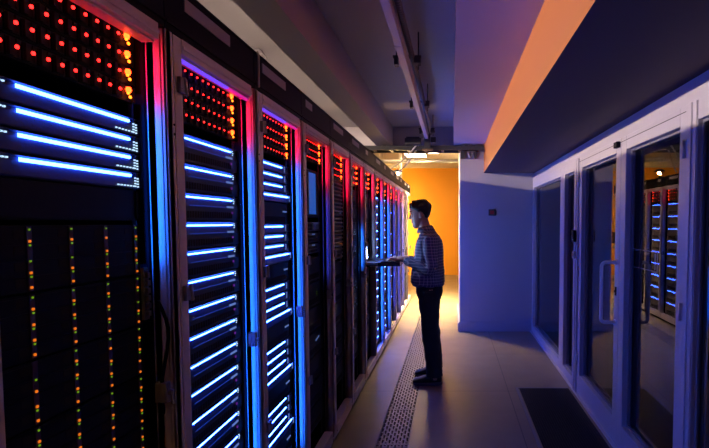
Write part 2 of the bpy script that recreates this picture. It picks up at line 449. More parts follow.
for (ya, yb) in ((RW-0.034-0.026, RW-0.031),):
    b.box((-0.082,ya,0.11),(-0.074,yb,2.085))
    z = 0.13
    while z < 2.06:
        b.box((-0.074,ya+0.008,z),(-0.0736,ya+0.018,z+0.010), 1); z += 0.0222
RM['rail'] = b.mesh('mounting_rail', M['chassis2'], M['vent'])
b = MB(); b.box((0,0.050,-0.024),(0.012,0.088,0.024)); b.tube([(0.010,0.083,-0.026),(0.010,0.070,0.026)], 0.007, 8); b.box((0.012,0.045,-0.012),(0.015,0.058,0.012)); RM['hinge'] = b.mesh('hinge', M['fitting'])
b = MB(); b.box((-0.03,RW-0.052,-0.03),(0.004,RW-0.031,0.03)); b.tube([(0.004,RW-0.041,0),(0.016,RW-0.041,0)], 0.009, 10); b.box((0.012,RW-0.046,-0.035),(0.018,RW-0.036,0.008)); RM['latch'] = b.mesh('latch', M['fitting'])
b = MB()
b.tube([(0,0.03,0),(0.002,0.03,0)], 0.004, 8)
RM['screw'] = b.mesh('screw', M['vent'])

M['fill_red'] = emit('added_red_fill', (1.0, 0.004, 0.06), 16)
M['fill_blue'] = emit('added_blue_fill', (0.008, 0.14, 1.0), 22)
M['fill_blue_dim'] = emit('added_blue_fill_dim', (0.02, 0.06, 1.0), 3)
FILL_BARS = {1: [(1.93,2.07,'fill_red'),(1.45,1.90,'fill_blue')], 2: [(1.90,2.07,'fill_red'),(0.20,1.86,'fill_blue')], 3: [(1.92,2.07,'fill_red'),(0.30,1.88,'fill_blue')],  # unseen bars added to throw red and blue glow on the posts
        4: [(1.84,2.07,'fill_red'),(1.2,1.75,'fill_blue_dim')], 5: [(1.78,2.07,'fill_red')], 6: [(1.80,2.07,'fill_red'),(1.15,1.5,'fill_blue')], 7: [(1.82,2.07,'fill_red')],
        8: [(1.86,2.07,'fill_red'),(0.25,1.82,'fill_blue')], 9: [(1.86,2.07,'fill_red'),(0.25,1.82,'fill_blue')], 10: [(1.88,2.07,'fill_red'),(0.3,1.85,'fill_blue_dim')],
        11: [(1.88,2.07,'fill_red'),(0.3,1.85,'fill_blue_dim')], 12: [(1.88,2.07,'fill_red'),(0.3,1.85,'fill_blue_dim')]}
M['bar_violet'] = emit('violet_light_bar', (0.14, 0.05, 1.0), 1.3)
M['bar_magenta'] = emit('magenta_light_bar', (0.75, 0.01, 0.32), 0.9)
def rail_or_fill_bar(k, r):
    if k in (2, 3):
        for (ya, yb, mm) in ((0.09, 0.40, 'bar_violet'), (0.40, 0.57, 'bar_magenta')):
            b = MB(); b.box((-0.026,ya,2.071),(-0.012,yb,2.078))
            obj('rail_or_fill_bar', b.mesh('rail_or_fill_bar', M[mm]), r)
    for (z0, z1, mm) in FILL_BARS.get(k, ()):  # added fill beside the right post, emitting only towards it
        b = MB(); o_ = 0.009 if k == 1 else 0.0; b.box((-0.068,0.5475+o_,z0),(-0.047,0.552+o_,z1))
        me = b.mesh('rail_or_fill_bar', M['black_metal'], M[mm])
        for p in me.polygons:
            if p.normal.y > 0.9: p.material_index = 1
        obj('rail_or_fill_bar', me, r)

RD = ['nearest to the camera at the left edge', 'second from the camera', 'third from the camera', 'fourth from the camera, with blue display', 'fifth from the camera, with louvred grille', 'sixth from the camera',
      'seventh from the camera, with pull-out console', 'eighth from the camera, just behind the console', 'ninth from the camera', 'tenth from the camera', 'eleventh from the camera', 'twelfth from the camera', 'thirteenth from the camera', 'farthest from the camera']
for k in range(1, NR+1):
    r = thing('server_cabinet', 'tall aluminium-framed server cabinet, ' + RD[k-1], 'server cabinet', (XR, rack_y(k), 0), 'row of server cabinets')
    obj('plinth', RM['plinth'], r); [obj(nm.replace('_far', ''), RM[nm], r) for nm in ('side_panel', 'side_panel_far', 'back_panel', 'roof_panel', 'floor_panel')]
    obj('left_stile', RM['left'], r, bevel=0.003); obj('right_stile', RM['right'], r, bevel=0.003)
    obj('top_rail', RM['top'], r, bevel=0.002); obj('bottom_rail', RM['bottom'], r, bevel=0.002)
    obj('mounting_rail', RM['rail'], r)
    h = obj('header_panel', RM['header'], r)
    obj('name_plate', RM['plate' if k in (1, 2) else ('plate_s' if k in (4, 7, 9, 12) else 'plate_m')], h)
    for z in ((1.985, 1.35, 0.65) if k > 1 else (0.65,)): obj('hinge', RM['hinge'], r, (0,0,z), 0.002)
    obj('latch', RM['latch'], r, (0,0,1.075), 0.002)
    for z in (1.86, 1.832): obj('screw', RM['screw'], r, (0,0,z))
    rail_or_fill_bar(k, r)

# ------------------------------------------------------------------ servers
SW0, SW1 = 0.020, 0.545      # server extent along the cabinet front
def chassis_mesh(name, h, vents=True, mi=('chassis', 'vent', 'chassis2'), depth=0.7, zs=None):
    """server body; with zs the face plate is dished towards the light strip at height zs"""
    b = MB(); w = SW1 - SW0
    b.box((-depth,0.025,0),(-0.012,w-0.02,h))
    if zs is None:
        b.box((-0.012,0,0.001),(0,w,h-0.001), 2 if h < 0.06 else 0)
    else:
        lo = max(0.003, zs - 0.034); hi = min(h - 0.003, zs + 0.022)
        prof = [(-0.012,0.001),(0.0065,0.001),(0.0075,lo),(0.0,zs-0.004),(0.0,zs+0.004),(0.0065,hi),(0.0060,h-0.001),(-0.012,h-0.001)]  # slopes added to catch the strip's light as a halo
        b.loft([[(x,y,z) for (x,z) in prof] for y in (0.0, w)], smooth=False, mi=2)
    b.box((0,0.004,0.004),(0.010,0.014,h-0.004), 2); b.box((0,w-0.014,0.004),(0.004,w-0.004,h-0.004), 2)
    if vents:
        n = int((w-0.1)/0.016)
        x0 = 0 if zs is None else 0.0066
        for i in range(n):
            b.box((x0,0.06+i*0.016,h*0.10),(x0+0.0012,0.06+i*0.016+0.011,h*0.34), 1)
    return b.mesh(name, *[M[q] for q in mi])
SM = {}
BZ = ('chassis','vent','bezel')
SM['2u'] = chassis_mesh('rack_server', 0.094, mi=BZ, zs=0.0815); SM['1u'] = chassis_mesh('rack_server', 0.047, False); SM['1ub'] = chassis_mesh('rack_server', 0.047, False, BZ, zs=0.0335)
SM['3u'] = chassis_mesh('blank_unit', 0.15); SM['4u'] = chassis_mesh('rack_server', 0.19, mi=('brown_bezel','vent','brown_bezel'))
SM['wide'] = chassis_mesh('rack_server', 0.048, False, BZ, zs=0.0385)
def strip_mesh(y0, y1, hh, m, name='light_strip'):
    b = MB(); d = hh*0.6; b.loft([[(0,y,0),(d*0.75,y,hh*0.08),(d,y,hh*0.3),(d,y,hh*0.7),(d*0.75,y,hh*0.92),(0,y,hh)] for y in (y0-SW0, y1-SW0)], smooth=False); return b.mesh(name, m)
SM['strip2'] = strip_mesh(0.186, 0.503, 0.0048, M['blue_strip'])
SM['strip1'] = strip_mesh(0.186, 0.513, 0.0082, M['blue_strip_front'])
SM['strip_s'] = strip_mesh(0.08, 0.453, 0.0058, M['blue_strip']); SM['strip_l'] = strip_mesh(0.08, 0.565, 0.0066, M['blue_strip'])
SM['strip_far'] = strip_mesh(0.10, 0.50, 0.0082, M['blue_strip'])
SM['dim'] = strip_mesh(0.19, 0.50, 0.004, M['gleam_strip'], 'groove_gleam')
def dots(pts, s, m, name='status_light', x=0.004):
    b = MB()
    for (y, z) in pts: b.box((0,y-SW0-s/2,z-s/2),(x,y-SW0+s/2,z+s/2))
    return b.mesh(name, m)
def dot1(s, m, n='status_light'):
    b = MB(); b.box((0,-s/2,-s/2),(0.004,s/2,s/2)); return b.mesh(n, m)
SM['wdot'] = dot1(0.0034, M['white_led']); SM['wdash'] = dot1(0.0075, M['dim_white']); SM['vdot'] = dot1(0.008, M['violet_led'])
def led_mesh(r, m):
    b = MB(); b.ball((0,0,0), (r*0.8, r, r*1.15), 4); return b.mesh('status_light', m)
SM['red'] = led_mesh(0.0042, M['red_led']); SM['red_s'] = led_mesh(0.0032, M['red_led']); SM['redhot'] = led_mesh(0.0085, M['red_led_hot'])
SM['amber'] = led_mesh(0.0045, M['amber_led'])
b = MB()
b.box((0,-0.0155,-0.019),(0.004,0.0155,0.019)); b.box((0.004,-0.014,-0.018),(0.010,-0.004,0.018)); b.box((0.006,0.008,-0.016),(0.0066,0.013,0.004), 1); b.box((0.006,0.003,0.010),(0.009,0.013,0.018))
SM['caddy'] = b.mesh('drive_caddy', M['chassis2'], M['vent'])

def cab(k):
    return ['nearest', 'second', 'third', 'fourth', 'fifth', 'sixth', 'seventh', 'eighth', 'ninth', 'tenth', 'eleventh', 'twelfth', 'thirteenth', 'farthest'][k-1] + ' cabinet from camera' if 1 < k < 14 else ('cabinet nearest the camera' if k == 1 else 'farthest cabinet')
def server(k, ztop, h, me, name, label, cat, group):
    return tag(obj(name, me, None, (XS, rack_y(k) + SW0 + (0.010 if k == 1 else 0.0), ztop - h), 0), label, cat, group)

TOPS = ['topmost', 'second from top', 'third from top', 'lowest']
# red storage servers in every cabinet
for k in range(1, NR+1):
    for i in range(4):
        z = 2.068 - 0.048 * i
        if k == 4 and i == 3: continue
        s = server(k, z + 0.022, 0.047, SM['1u'], 'storage_server', f'thin storage server with red drive lights, {TOPS[i]} in {cab(k)}', 'storage server', 'storage servers with red lights')
        if k <= 5:
            for j in range(11):
                c = obj('drive_caddy', SM['caddy'], s, (0, 0.109 + 0.0363*j - SW0, 0.0235))
                obj('status_light', SM['red' if k == 1 else 'red_s'], c, (0.010, 0.002, 0.0015))
            obj('status_light', SM['redhot' if k > 1 else 'redhot'], s, (0.008, 0.508 - SW0, 0.031)); obj('status_light', SM['amber'], s, (0.008, 0.506 - SW0, 0.022)); obj('status_light', SM['amber'], s, (0.008, 0.514 - SW0, 0.013))
        else:
            for j in range(5):
                obj('status_light', SM['red'], s, (0.006, 0.15 + 0.075*j - SW0, 0.025))
            obj('status_light', SM['redhot'], s, (0.006, 0.508 - SW0, 0.025))

# cabinet 1: four wide blue servers
for i in range(4):
    z = 1.858 - 0.0497 * i
    s = server(1, z, 0.048, SM['wide'], 'rack_server', f'rack server with thick blue light bar, {TOPS[i]} in {cab(1)}', 'rack server', 'servers with thick blue light bars')
    obj('light_strip', SM['strip1'], s, (0,0,0.0335))
    for j in range(4):
        for q in range(2): obj('status_light', SM['wdot'], s, (0.0062, 0.522 + 0.010*q - SW0, 0.031 - 0.0075*j - 0.001*q))
    for j in range(6): obj('status_light', SM['wdot'], s, (0.0072, 0.455 + 0.012*j - SW0, 0.0085))
    for j in range(5): obj('status_light', SM['wdot'], s, (0.004, 0.120 + 0.0085*j - SW0, 0.038))
bl = server(1, 1.659, 0.085, chassis_mesh('blank_unit', 0.085, False), 'blank_unit', 'plain dark blanking unit under the blue servers in cabinet nearest the camera', 'blank unit', None)
# blade enclosures
def blade_mesh():
    h = 0.141; w = SW1 - SW0; b = MB()
    b.box((-0.7,0.025,0),(-0.012,w-0.02,h)); b.box((-0.012,0,0.0015),(0,w,h-0.0015))
    for r_ in range(4):
        for c in range(5):
            y = 0.06 + 0.106*c - 0.02
            b.box((0,y,0.012+r_*0.034),(0.0006,y+0.03,0.012+r_*0.034+0.017), 1)
        b.box((0,0.0,0.0335*(r_+1)-0.001),(0.002,w,0.0335*(r_+1)+0.0002), 2)
    return b.mesh('blade_enclosure', M['chassis'], M['vent'], M['chassis2'])
BM_ = blade_mesh()
bmm = MB(); bmm.box((0,-0.006,0.002),(0.003,0.006,0.139)); colm = bmm.mesh('light_column', M['violet_line'])
gl_, ol_ = led_mesh(0.0027, M['green_led']), led_mesh(0.0034, M['orange_led'])
PAT = [(0.0,'g'),(0.0245,'o'),(0.033,'g'),(0.058,'o'),(0.0665,'g'),(0.091,'o'),(0.0995,'g'),(0.122,'o')]
for e in range(7):
    ztop = 1.563 - 0.1435*e
    s = server(1, ztop, 0.141, BM_, 'blade_enclosure', f'dark blade enclosure with amber and green lights, {["topmost","second from top","third from top","fourth from top","fifth from top","sixth from top","lowest"][e]} in {cab(1)}', 'blade enclosure', 'blade enclosures with amber and green lights')
    for c, y in enumerate((0.199, 0.305, 0.413, 0.523)):
        cl = obj('light_column', colm, s, (0, y - SW0, 0))
        for (dz, g) in PAT:
            if random.random() < 0.07: continue
            obj('status_light', gl_ if g == 'g' else ol_, cl, (0.004, random.uniform(-0.0008, 0.0008), 0.132 - dz))
for e in range(3):
    server(1, 0.55 - 0.155*e, 0.15, SM['3u'], 'blank_unit', f'dark blanking unit low in cabinet nearest the camera, {["upper","middle","lower"][e]} one', 'blank unit', None)

def wide_rack(k, n, z0=1.853, dz=0.0973, detail=True, sm='strip2', off=0.011):
    for i in range(n):
        z = z0 - dz*i
        if z < 0.16: break
        o_ = 'topmost' if i == 0 else f'{["","second","third","fourth","fifth","sixth","seventh","eighth","ninth","tenth","eleventh","twelfth","thirteenth","fourteenth","fifteenth","sixteenth","seventeenth","eighteenth"][i]} from top'
        h = 0.094 if dz < 0.12 else 0.19
        s = server(k, z + off, h, SM['2u'] if dz < 0.12 else SM['4u'], 'rack_server', f'rack server with one long blue light strip, {o_} in {cab(k)}', 'rack server', f'blue-lit servers in the {cab(k)}')
        obj('light_strip', SM[sm], s, (0, 0, h - off - 0.0055))
        if detail:
            obj('groove_gleam', SM['dim'], s, (0.0055, 0, h - off - 0.034))
            for j in range(5): obj('status_light', SM['wdash'], s, (0.0065, 0.452 + 0.0105*j - SW0, h - off - 0.030))
            for j in range(3): obj('status_light', SM['wdot'], s, (0.001, 0.513 - SW0 + 0.003*(j % 2), h - off + 0.001 - 0.0075*j))
            obj('status_light', SM['vdot'], s, (0.0072, 0.488 - SW0, h - off - 0.052))
wide_rack(2, 18)
wide_rack(8, 18, detail=False, sm='strip_far'); wide_rack(9, 18, detail=False, sm='strip_far')
wide_rack(11, 9, dz=0.1946, detail=False, sm='strip_far'); wide_rack(12, 9, dz=0.1946, detail=False, sm='strip_far')

def group_rack(k, detail=True):
    for g in range(6):
        zb = 1.855 - 0.306*g
        if zb < 0.35: break
        for i in range(4):
            z = zb - 0.05*i
            pos = f'{["top","second","third","fourth","fifth"][g]} block' 
            s = server(k, z + 0.012, 0.047, SM['1ub'], 'rack_server', f'thin blue-lit server, {["first","second","third","bottom"][i]} of the {pos} in {cab(k)}', 'rack server', f'blue-lit servers in the {cab(k)}')
            obj('light_strip', SM['strip_l' if i == 3 else 'strip_s'], s, (0,0,0.0297))
            if detail:
                for j in range(3): obj('status_light', SM['wdash'], s, (0.0066, (0.472 if i < 3 else 0.540)-SW0, 0.036 - 0.011*j))
        s = server(k, zb - 0.15 - 0.038, 0.105, chassis_mesh('blank_unit', 0.105), 'blank_unit', f'dark unlit unit under the {["top","second","third","fourth","fifth"][g]} blue block in {cab(k)}', 'blank unit', f'unlit units in the {cab(k)}')
        if detail:
            for j in range(4): obj('status_light', SM['wdash'], s, (0.001, 0.46+0.014*j-SW0, 0.062))
group_rack(3); group_rack(10, False)

# cabinet 4: mixed equipment with a blue display
b = MB(); b.box((-0.5,0.0,0),(0,0.525,0.30)); b.box((0,0.24,0.02),(0.006,0.27,0.28)); b.box((0,0.42,0.02),(0.006,0.45,0.28)); b.box((0,0.24,0.28),(0.006,0.45,0.295)); b.box((0,0.24,0.005),(0.006,0.45,0.02))
ds = tag(obj('monitoring_unit', b.mesh('monitoring_unit', M['chassis']), None, (XS, rack_y(4)+SW0, 1.60), 0.003), 'dark unit with a tall blue glowing display in the fourth cabinet from camera', 'monitor')
b = MB(); b.box((0,0.27,0.02),(0.003,0.42,0.28)); part('display', b, M['blue_panel'], ds)
def switch_mesh(h):
    b = MB(); w = SW1-SW0; b.box((-0.4,0.02,0),(-0.01,w-0.02,h)); b.box((-0.01,0,0),(0,w,h))
    for i in range(16):
        for r_ in range(max(1, int(h/0.03))):
            b.box((0,0.10+i*0.022,0.008+r_*0.024),(0.0008,0.115+i*0.022,0.022+r_*0.024), 1)
    return b.mesh('network_switch', M['chassis2'], M['vent'])
swm = switch_mesh(0.06)
for i, z in enumerate((1.57, 1.50, 1.43)):
    s = tag(obj('network_switch', swm, None, (XS, rack_y(4)+SW0, z-0.06)), f'dark network switch with rows of ports, {["upper","middle","lower"][i]} of three below the blue display', 'network switch', 'network switches under the display')
    for j in range(2 if i else 5): obj('status_light', SM['wdash'], s, (0.001, 0.36+0.03*j-SW0, 0.052))
b = MB(); b.box((0,0.33,0.012),(0.012,0.44,0.055)); part('power_module', b, mat('pale_blue_module', (0.10,0.22,0.42), 0.5), bpy.data.objects['network_switch'])
for i, z in enumerate((1.34, 1.18, 1.02, 0.86, 0.70, 0.54, 0.38)):
    s = server(4, z, 0.15, SM['3u'], 'blank_unit', f'dark ventilated unit, {["topmost","second from top","third from top","fourth from top","fifth from top","sixth from top","lowest"][i]} below the switches in fourth cabinet', 'blank unit', 'dark units in the fourth cabinet')
    if i == 1:
        for q in range(2): obj('status_light', gl_, s, (0.002, 0.435-SW0, 0.07+0.014*q))
    if i == 3:
        for q in range(4): obj('status_light', SM['wdash'], s, (0.001, 0.40+0.02*q-SW0, 0.09+0.004*q))

# cabinet 5: louvred chassis
b = MB(); w = SW1-SW0; b.box((-0.7,0.02,0),(-0.012,w-0.02,0.62)); b.box((-0.012,0,0),(0,w,0.62))
lc = tag(obj('louvred_server', b.mesh('louvred_server', M['chassis']), None, (XS, rack_y(5)+SW0, 1.28)), 'tall server with brown louvred front grille in the fifth cabinet from camera', 'server')
b = MB()
for i in range(20):
    z = 0.02 + i*0.0295
    rings = [[(0,y,z),(0.02,y,z-0.006),(0.022,y,z+0.002),(0,y,z+0.012)] for y in (0.10, 0.47)]
    b.loft(rings, smooth=False)
part('louvre_grille', b, M['brown_bezel'], lc)
for i, (y, z) in enumerate(((0.44,0.615),(0.47,0.612),(0.44,0.12),(0.48,0.115),(0.42,0.36))):
    obj('status_light', ol_ if i != 4 else SM['wdash'], lc, (0.012, y, z))
for i, z in enumerate((1.26, 1.10, 0.94, 0.78, 0.62, 0.46)):
    server(5, z, 0.15, SM['3u'], 'blank_unit', f'dark ventilated unit, {["topmost","second from top","third from top","fourth from top","fifth from top","lowest"][i]} below the louvred server', 'blank unit', 'dark units in the fifth cabinet')

for k in (6, 7, 13, 14):
    for i in range(10):
        z = 1.86 - 0.155*i
        if k == 7 and 1.1 < z < 1.5: continue
        s = server(k, z, 0.15, SM['4u'] if False else SM['3u'], 'blank_unit', f'dark ventilated unit, {["topmost","second from top","third from top","fourth from top","fifth from top","sixth from top","seventh from top","eighth from top","ninth from top","lowest"][i]} under red servers in {cab(k)}', 'blank unit', f'dark units in the {cab(k)}')
        if k == 6 and i in (2, 3):
            for j in range(3): obj('status_light', SM['strip_led'] if 'strip_led' in SM else SM['wdot'], s, (0.006, 0.36+0.03*j-SW0, 0.06+0.02*(j%2)))
            obj('status_light', SM['wdash'], s, (0.004, 0.42-SW0, 0.10))
        if k == 6 and i in (5, 6):
            for j in range(4): obj('status_light', SM['wdash'], s, (0.004, 0.36+0.035*j-SW0, 0.03+0.03*(j%3)))

# loose cable at the side of the nearest cabinet
b = MB(); pts = []
for i in range(13):
    t = i/12; pts.append((-0.86 + 0.022*math.sin(t*PI), 1.334 + 0.02*math.sin(t*PI*2.2), 1.34 - 0.34*t))
b.tube(pts, 0.005, 8)
tag(obj('patch_cable', b.mesh('patch_cable', M['black_metal'])), 'thin dark cable drooping inside the right edge of the nearest cabinet', 'cable')
b = MB()
for i in range(6): b.box((-0.876,1.306,1.30+0.022*i),(-0.868,1.318,1.315+0.022*i))
b.box((-0.884,1.300,1.29),(-0.876,1.322,1.44))
tag(obj('power_strip', b.mesh('power_strip', mat('dim_grey_plastic', (0.09,0.085,0.09), 0.5))), 'grey row of power outlets beside the amber lights in nearest cabinet', 'power strip')
# cable hanging over the header between cabinets two and three
b = MB(); b.tube([(-0.826,1.985,2.29),(-0.815,1.976,2.27),(-0.815,1.974,2.20),(-0.818,1.98,2.14)], 0.004, 8)
tag(obj('header_cable', b.mesh('header_cable', M['cable'])), 'short pale cable hanging over the black header above the third cabinet', 'cable')

# ------------------------------------------------------------------ pull-out console
cy0 = rack_y(7)
kc = thing('console_drawer', 'pull-out keyboard console with raised screen under the man\'s hands', 'console', (0, cy0, 1.155))
b = MB(); b.box((-1.2,0.055,-0.014),(-0.505,0.545,0.012)); b.box((-1.2,0.055,0.012),(-0.505,0.060,0.024)); b.box((-1.2,0.540,0.012),(-0.505,0.545,0.024)); b.box((-0.512,0.060,0.012),(-0.505,0.540,0.022))
part('tray', b, mat('console_tray_grey', (0.05,0.05,0.075), 0.35, 0.1), kc, bevel=0.003)
b = MB(); b.box((-0.70,0.075,0.012),(-0.53,0.525,0.020))
for i in range(15):
    for j in range(5): b.box((-0.695+0.031*j,0.083+i*0.029,0.020),(-0.695+0.031*j+0.026,0.083+i*0.029+0.024,0.026))
part('keyboard', b, M['black_metal'], kc)
b = MB()
mb_rot = Matrix.Translation((-0.862,0,0.024)) @ Matrix.Rotation(math.radians(-6), 4, 'Y')
b.box((-0.022,0.066,0),(0,0.335,0.25)); b.xform(mb_rot)
sc_o = part('screen', b, M['plate'], kc, bevel=0.003)
b = MB(); b.box((0,0.078,0.025),(0.002,0.322,0.235)); b.xform(mb_rot); part('display', b, M['screen'], sc_o)
b = MB(); b.box((-1.2,0.040,0.0),(-0.72,0.053,0.02)); b.box((-1.2,0.547,0.0),(-0.72,0.556,0.02)); part('slide_rail', b, M['steel'], kc)

# ------------------------------------------------------------------ ceiling services
b = MB(); rl = thing('lighting_trunking', 'long pale trunking rail hung under the ceiling above the aisle', 'trunking', (0,0,0))
b.box((-0.366,0.8,2.69),(-0.319,6.45,2.76)); b.box((-0.372,0.8,2.752),(-0.313,6.45,2.766)); b.box((-0.370,3.0,2.686),(-0.315,3.06,2.768))
part('rail', b, M['rail_white'], rl, bevel=0.002)
for y in (1.6, 3.42, 4.67, 6.0):
    b = MB()
    b.box((-0.43,y-0.015,2.765),(-0.225,y+0.015,2.78)); b.box((-0.42,y-0.03,2.71),(-0.393,y+0.03,2.765)); b.box((-0.275,y-0.035,2.72),(-0.228,y+0.035,2.765))
    b.tube([(-0.405,y,2.78),(-0.405,y,2.95)], 0.005, 8); b.tube([(-0.245,y,2.68),(-0.245,y,2.95)], 0.005, 8)
    part('hanger', b, M['tray'], rl)
b = MB(); pts = []; rad = []
n = 380
for i in range(n):
    y = 0.8 + 5.5*i/(n-1); pts.append((-0.285 + 0.006*math.sin(y*1.7), y, 2.76 + 0.008*math.sin(y*2.3))); rad.append(0.021 if i % 2 else 0.016)
b.tube(pts, rad, 10, smooth=False)
tag(obj('corrugated_hose', b.mesh('corrugated_hose', M['hose'])), 'dark corrugated conduit running beside the pale ceiling rail', 'conduit')

ct = thing('cable_tray', 'black cable tray crossing below the beam at the end of the aisle', 'cable tray', (0,6.40,2.56))
b = MB(); b.box((-2.6,0,0),(0.44,0.018,0.062)); b.box((-2.6,0.26,0),(0.44,0.278,0.062))
for i in range(13): b.box((-2.55+0.24*i,0.018,0.005),(-2.51+0.24*i,0.26,0.02))
part('side_rail', b, M['tray'], ct)
b = MB()
for i in range(5):
    pts = [(-2.6+0.19*j, 0.05+0.042*i+0.008*math.sin(j*1.3+i), 0.035+0.006*math.sin(j*0.9+2*i)) for j in range(17)]
    b.tube(pts, 0.013, 8)
part('cable_bundle', b, M['black_metal'], ct)
b = MB()
for x in (-1.6, -0.95, 0.2):
    b.box((x-0.02,0.1,0.062),(x+0.02,0.14,0.085)); b.tube([(x,0.12,0.085),(x,0.12,0.39 if x < 0 else 0.085)], 0.006, 8)
part('hanger', b, M['tray'], ct)

jx = thing('junction_box', 'black junction box hanging where the rail meets the cable tray', 'junction box', (-0.42,6.30,2.62))
b = MB(); b.box((-0.22,-0.02,0.0),(0.00,0.10,0.085)); b.box((-0.20,-0.03,0.085),(-0.02,0.08,0.10)); part('case', b, M['tray'], jx, bevel=0.006)
b = MB(); b.box((0.045,-0.03,-0.06),(0.125,0.05,0.17)); b.box((0.0,-0.02,0.16),(0.19,0.03,0.185)); b.box((0.13,0.0,0.03),(0.2,0.05,0.10)); part('bracket', b, M['tray'], jx, bevel=0.004)
b = MB(); b.box((0.02,-0.04,-0.075),(0.16,0.05,-0.055)); part('foot_plate', b, M['hose'], jx)

b = MB()
for q in range(2):
    pts = []
    for i in range(9):
        t = i/8
        pts.append((-0.40 - (0.50-0.10*q)*t, 6.32 + (0.30+0.25*q)*t, 2.72 - 0.41*t - 0.05*math.sin(t*PI) - 0.02*q*math.sin(t*PI)))
    b.tube(pts, 0.011, 8)
tag(obj('drop_cable', b.mesh('drop_cable', M['cable'])), 'pair of pale cables slanting from the junction box down to the cabinets', 'cable')

wc = thing('wall_cable_bracket', 'dark bracket with short cable ends on the partition wall top', 'bracket', (0.12,6.5,2.46))
b = MB(); b.box((0,0,0.0),(0.07,0.06,0.10)); b.box((0.20,0,0.0),(0.225,0.06,0.10)); part('bracket', b, M['tray'], wc, bevel=0.003)
b = MB(); b.box((0.08,0.02,0.09),(0.2,0.04,0.10))
b.tube([(0.10,0.03,0.10),(0.14,0.025,0.0)], 0.018, 8); b.tube([(0.16,0.03,0.10),(0.185,0.025,0.01)], 0.014, 8); part('cable_end', b, M['plate'], wc)

sd = thing('smoke_detector', 'small round white smoke detector on the beige ceiling', 'smoke detector', (-1.591,3.769,2.95))
b = MB(); b.loft([[(r_*math.cos(a*PI/12), r_*math.sin(a*PI/12), z) for a in range(24)] for (r_, z) in ((0.062,0),(0.062,-0.02),(0.045,-0.036),(0.03,-0.044))]); part('housing', b, M['rail_white'], sd)
b = MB(); b.tube([(0.06,0,-0.005),(0.09,0.02,-0.05),(0.10,0.03,-0.14),(0.12,0.05,-0.25)], 0.004, 6); part('wire', b, M['cable'], sd)

# lobby pipes and fittings
def pipe(y, z, r, x0, x1, label):
    p = thing('ceiling_pipe', label, 'pipe', (0,y,z))
    b = MB(); b.tube([(x0,0,0),(x1,0,0)], r, 14); part('tube', b, M['pipe'], p)
    for x in (x0+0.6, x0+1.5, x0+2.2):
        b = MB(); b.tube([(x-0.02,0,0),(x+0.02,0,0)], r*1.2, 14); b.tube([(x,0,r),(x,0,3.15-z)], 0.006, 6); part('clamp', b, M['steel'], p)
pipe(8.9, 2.74, 0.035, -2.9, 0.11, 'thick pale pipe hung across the lobby ceiling, nearer one')
pipe(9.4, 2.80, 0.022, -2.9, 1.8, 'slim pale pipe hung across the lobby ceiling, farther one')
b = MB(); b.box((-0.03,-0.03,0),(0.03,0.03,3.15)); po = tag(obj('support_post', b.mesh('support_post', M['rail_white']), None, (-1.18,10.6,0), 0.004), 'slim pale post beside the end of the cabinet row', 'post')
ga = thing('wire_guard', 'orange lit wire grid panel standing behind the cabinet row end', 'grid panel', (-1.62,10.5,1.9))
b = MB(); b.box((0,0,0),(0.015,0.015,0.95)); b.box((0.36,0,0),(0.375,0.015,0.95)); b.box((0.015,0,0),(0.36,0.015,0.015)); b.box((0.015,0,0.935),(0.36,0.015,0.95)); b.box((0.17,0,-1.9),(0.2,0.02,0)); part('frame', b, M['pipe'], ga)
b = MB()
for i in range(8): b.box((0.015,0.004,0.10+i*0.105),(0.36,0.010,0.115+i*0.105))
for i in range(4): b.box((0.08+i*0.07,0.004,0.015),(0.088+i*0.07,0.010,0.935))
part('wire_grid', b, M['pipe'], ga)

# ------------------------------------------------------------------ lamps
def panel_lamp(x, y, label, sx=0.45, sy=0.45, m=None):
    p = thing('ceiling_lamp', label, 'lamp', (x,y,3.15), 'lobby ceiling lamps')
    b = MB(); b.box((-sx/2-0.02,-sy/2-0.02,-0.06),(sx/2+0.02,sy/2+0.02,0)); part('housing', b, M['rail_white'], p, bevel=0.005)
    b = MB(); b.box((-sx/2,-sy/2,-0.068),(sx/2,sy/2,-0.06)); part('diffuser', b, m or M['warm_panel'], p)
panel_lamp(-0.83, 10.6, 'glowing square lamp on the lobby ceiling left of centre')
panel_lamp(-2.3, 11.6, 'glowing square lamp on the lobby ceiling behind the cabinets')
panel_lamp(1.6, 10.9, 'glowing square lamp on the lobby ceiling behind the partition')

dl = thing('downlight', 'strong square downlight just past the cross beam over the cabinets', 'lamp', (-0.67,7.46,3.15))
b = MB(); b.box((-0.21,-0.21,-0.09),(0.21,0.21,0)); part('housing', b, M['rail_white'], dl, bevel=0.005)
b = MB(); b.box((-0.18,-0.18,-0.098),(0.18,0.18,-0.09)); part('diffuser', b, emit('downlight_glow', (1.0,0.68,0.33), 260), dl)
dl = thing('added_downlight', 'added deep shaded downlight brightening the floor at the lobby end of the aisle', 'lamp', (-0.35,8.60,3.15))  # lamp added to brighten the far floor; deep sides limit its pool
b = MB(); b.box((-0.13,-0.13,-0.30),(-0.10,0.13,0)); b.box((0.10,-0.13,-0.30),(0.13,0.13,0)); b.box((-0.10,-0.13,-0.30),(0.10,-0.10,0)); b.box((-0.10,0.10,-0.30),(0.10,0.13,0)); part('shade', b, M['tray'], dl)
b = MB(); b.box((-0.10,-0.10,-0.06),(0.10,0.10,-0.04)); part('diffuser', b, emit('added_downlight_glow', (1.0,0.70,0.36), 8500), dl)

